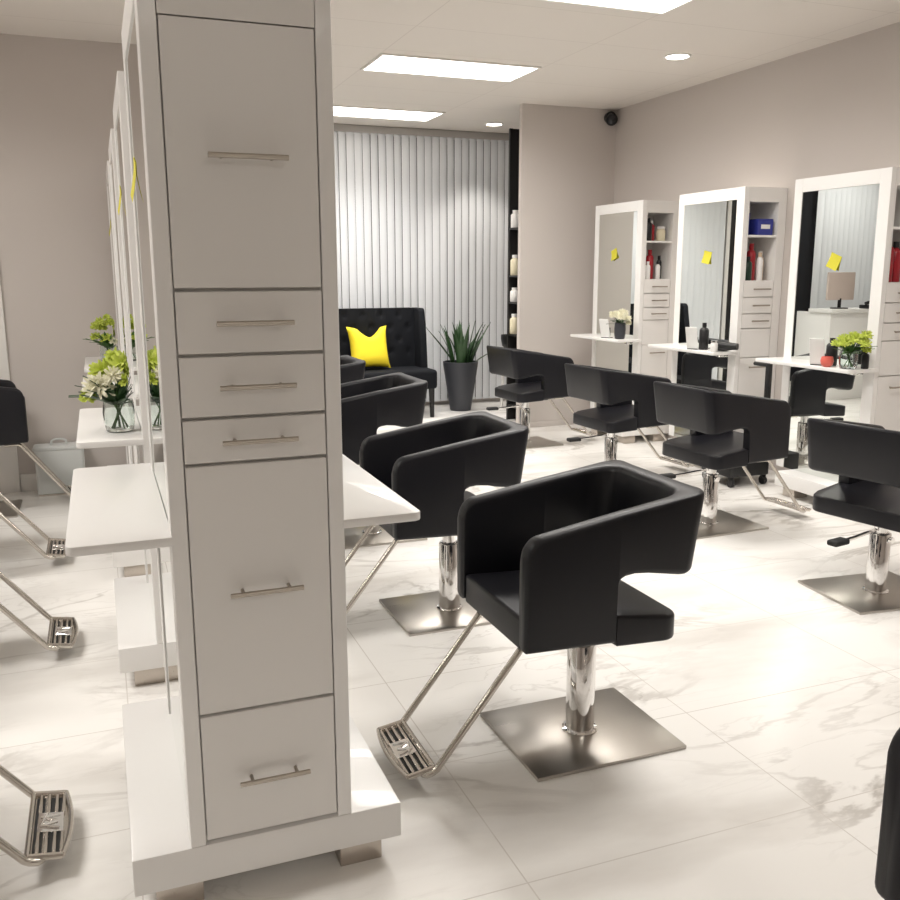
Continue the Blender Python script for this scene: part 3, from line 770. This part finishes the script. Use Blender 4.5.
# sticky notes on the mirrors
def sticky(x, y, z, ang, nx, label, s=.092):
    T = Matrix.Translation((x, y, z)) @ Matrix.Rotation(R(90 if nx > 0 else -90), 4, 'Z') @ Matrix.Rotation(R(ang), 4, 'Y')
    vs = []; fs = []; n = 7
    for lay in (0, 1):
        for j in range(n + 1):
            v = j / n
            off = -.0008 - .018 * max(0, (1 - v) - .25) ** 1.3 - .0006 * lay
            for i in (-1, 1): vs.append((i * s / 2, off, -s / 2 + s * v))
    m = 2 * (n + 1)
    for j in range(n):
        a = 2 * j; fs.append((a, a + 1, a + 3, a + 2)); fs.append((m + a + 2, m + a + 3, m + a + 1, m + a))
        fs.append((a, a + 2, m + a + 2, m + a)); fs.append((a + 1, m + a + 1, m + a + 3, a + 3))
    fs.append((0, m, m + 1, 1)); fs.append((2 * n, 2 * n + 1, m + 2 * n + 1, m + 2 * n))
    o = MB().add(vs, fs).build('sticky_note', M['note'], smooth=60, loc=(0, 0, 0))
    o.data.transform(Matrix.Translation((-x, -y, -z)) @ T); o.location = (x, y, z)
    tag(o, label, 'paper note', 'yellow notes on the mirrors')
XW = XM + .004
sticky(XW, 7.18, 1.645, -18, -1, 'yellow note on the mirror of the farthest wall station')
sticky(XW, 5.84, 1.60, 10, -1, 'yellow note on the mirror of the wall station with blue box')
sticky(XW, 4.545, 1.555, 20, -1, 'yellow note on the mirror of the nearest wall station')
sticky(.119, 2.60, 1.74, 15, -1, 'yellow note on the side mirror of the foreground tower', .10)
sticky(.119, 3.92, 1.78, 15, -1, 'yellow note on the mirror of the second station from front', .10)
sticky(.119, 6.35, 1.78, 15, -1, 'yellow note on the mirror of the last left station')

# ------------------------------------------------------------------ the rest
tr = thing('trolley', 'black wheeled salon trolley between the two nearer wall stations', 'trolley', (4.22, 5.215, 0))
MB().box(-.17, .17, -.165, .165, .07, .21, .012, 3).build('lower_tray', M['black'], tr, smooth=50)
MB().box(.125, .155, -.15, -.11, .2, .86, .004).build('upright', M['black'], tr)
MB().cyl((.14, -.13, .85), (.14, .02, .85), .014).build('push_handle', M['black'], tr)
for sx in (-1, 1):
    for sy in (-1, 1):
        x, y = sx * .14, sy * .14
        c = MB().cyl((x - .012, y, .031), (x + .012, y, .031), .031, n=20).box(x - .018, x + .018, y - .012, y + .012, .045, .075, .003)
        c.build('caster', M['black'], tr, smooth=50)

bn = thing('waste_bin', 'pale grey lidded bin on the floor by the partition wall', 'bin', (-.315, 6.675, 0))
MB().prism(rpoly([(-.155, -.095), (.155, -.095), (.155, .095), (-.155, .095)], .025), .012, .31, .006).build('bucket', M['bin'], bn)
MB().prism(rpoly([(-.165, -.095), (.165, -.095), (.165, .095), (-.165, .095)], .03), .31, .335, .008).build('lid', M['bin'], bn)
MB().tube([(-.05, 0, .333), (-.045, 0, .365), (-.02, 0, .375), (.02, 0, .375), (.045, 0, .365), (.05, 0, .333)], .008, 8).build('handle', M['bin'], bn)
MB().prism(rpoly([(-.15, -.095), (.15, -.095), (.15, .095), (-.15, .095)], .025), 0, .012).build('base', M['chrome_dull'], bn)

cam_ = thing('security_camera', 'small black dome camera high in the stub wall corner', 'camera', (4.645, 7.795, 2.90))
MB().cyl((0, .05, .02), (0, .0, .02), .05, .055, 24).build('mount', M['black'], cam_, smooth=45)
MB().sphere((0, -.005, .0), .058, .058, .058, 20, 12).build('dome', M['winglass'], cam_, smooth=60)
MB().cyl((0, -.055, -.012), (0, -.066, -.014), .02, n=18).build('lens', M['black'], cam_)

# retail shelf behind the stub wall: its left edge with bottles shows in the gap
rs = thing('display_shelf', 'white-footed black product shelf behind the stub wall', 'shelf', (4.10, 8.23, 0))
k = MB()
for z in (.16, .56, .88, 1.20, 1.46, 1.92): k.box(-.24, .40, -.16, .16, z - .018, z)
k.build('shelf_board', M['ebony'], rs)
MB().box(-.24, -.21, .13, .16, .0, 2.86).box(.37, .40, .13, .16, .0, 2.86).box(-.21, .37, .15, .16, .0, 2.86).build('rear_panel', M['ebony'], rs)
for x in (-.21, .35): MB().box(x - .03, x + .03, -.15, -.09, 0, .142, .003).build('leg', M['whitep'], rs)
for i, (z, h, m, lab) in enumerate(((1.92, .17, 'whitep', 'white rounded bottle highest in the gap beside the stub wall'), (1.46, .20, 'creamjar', 'cream bottle second from top in the gap beside the stub wall'),
        (1.20, .14, 'whitep', 'white bottle third down in the gap beside the stub wall'), (.88, .20, 'creamjar', 'cream bottle low in the gap beside the stub wall'), (.56, .16, 'whitep', 'white bottle lowest in the gap, above chair back'))):
    bottle((3.912, 8.33, z), .045, h, M[m], M['whitep'], lab, 'bottles on the retail shelf', .55)
bg = thing('basket', 'black basket on a stool behind the far chair back', 'basket', (4.21, 9.0, .68))
MB().lathe([(.09, 0), (.115, .02), (.13, .10), (.128, .14), (.12, .14), (.12, .10), (.09, .02), (.01, .015)], 24).build('bowl', M['black'], bg, smooth=50)
stl = thing('stool', 'white legged stool under the black basket by the window', 'stool', (4.21, 9.0, 0))
MB().lathe([(.15, .65), (.155, .655), (.155, .675), (.15, .68)], 28).build('seat', M['whitep'], stl)
for i in range(4):
    a = R(45 + 90 * i); MB().cyl((.125 * math.cos(a), .125 * math.sin(a), 0), (.10 * math.cos(a), .10 * math.sin(a), .652), .015, .018, 12).build('leg', M['whitep'], stl)

# reception desk behind the partition (seen in the nearest wall mirror)
dk = thing('reception_desk', 'white reception counter seen only in the nearest wall mirror', 'desk', (.05, 8.3, 0))
MB().box(-.75, .75, -.05, .0, 0, 1.02, .004).box(-.75, -.70, 0, .5, 0, 1.02, .004).box(.70, .75, 0, .5, 0, 1.02, .004).build('front_panel', M['white'], dk)
MB().box(-.78, .78, -.10, .28, 1.02, 1.06, .005).build('counter_top', M['white'], dk)
mo = thing('monitor', 'monitor with pinkish beige back on the white reception counter', 'monitor', (.56, 8.38, 1.06))
MB().box(-.2, .2, -.015, .015, .10, .42, .006).build('screen', M['pinkcard'], mo)
MB().cyl((0, 0, .0), (0, 0, .12), .02).lathe([(.10, 0), (.10, .012), (.02, .014)], 24).build('stand', M['black'], mo)
ph = thing('telephone', 'black desk telephone on the white reception counter', 'telephone', (.22, 8.24, 1.06))
MB().box(-.10, .10, -.08, .08, 0, .045, .01).build('base', M['black'], ph)
MB().tube([(-.10, -.02, .06), (-.06, -.02, .072), (.06, -.02, .072), (.10, -.02, .06)], .02, 12).build('handset', M['black'], ph, smooth=60)

# ------------------------------------------------------------------ light, camera, view
w = bpy.data.worlds.new('World'); scene.world = w; w.use_nodes = True
w.node_tree.nodes['Background'].inputs['Color'].default_value = (.05, .06, .08, 1); w.node_tree.nodes['Background'].inputs['Strength'].default_value = .3

cd = bpy.data.cameras.new('Camera'); co = bpy.data.objects.new('Camera', cd); COL.objects.link(co)
yaw, pitch, roll, fpx = 3.68259469e-01, 1.95305564e-01, -2.43157964e-03, 9.02564689e+02
cy, sy, cp, sp_ = math.cos(yaw), math.sin(yaw), math.cos(pitch), math.sin(pitch)
f = Vector((sy * cp, cy * cp, -sp_)); r = Vector((cy, -sy, 0)); u = r.cross(f)
r2 = r * math.cos(roll) + u * math.sin(roll); u2 = -r * math.sin(roll) + u * math.cos(roll)
m = Matrix((r2, u2, -f)).transposed().to_4x4(); m.translation = (0, 0, 1.5)
co.matrix_world = m
cd.sensor_width = 36; cd.lens = 36 * fpx / 900; cd.clip_start = .05
scene.camera = co
scene.view_settings.view_transform = 'Standard'; scene.view_settings.look = 'None'
scene.view_settings.gamma = 1; scene.view_settings.use_curve_mapping = False
scene.view_settings.exposure = 0.22
scene.cycles.max_bounces = 10; scene.cycles.diffuse_bounces = 6; scene.cycles.glossy_bounces = 6; scene.cycles.transmission_bounces = 8
scene.cycles.use_denoising = True
scene.cycles.sample_clamp_indirect = 6
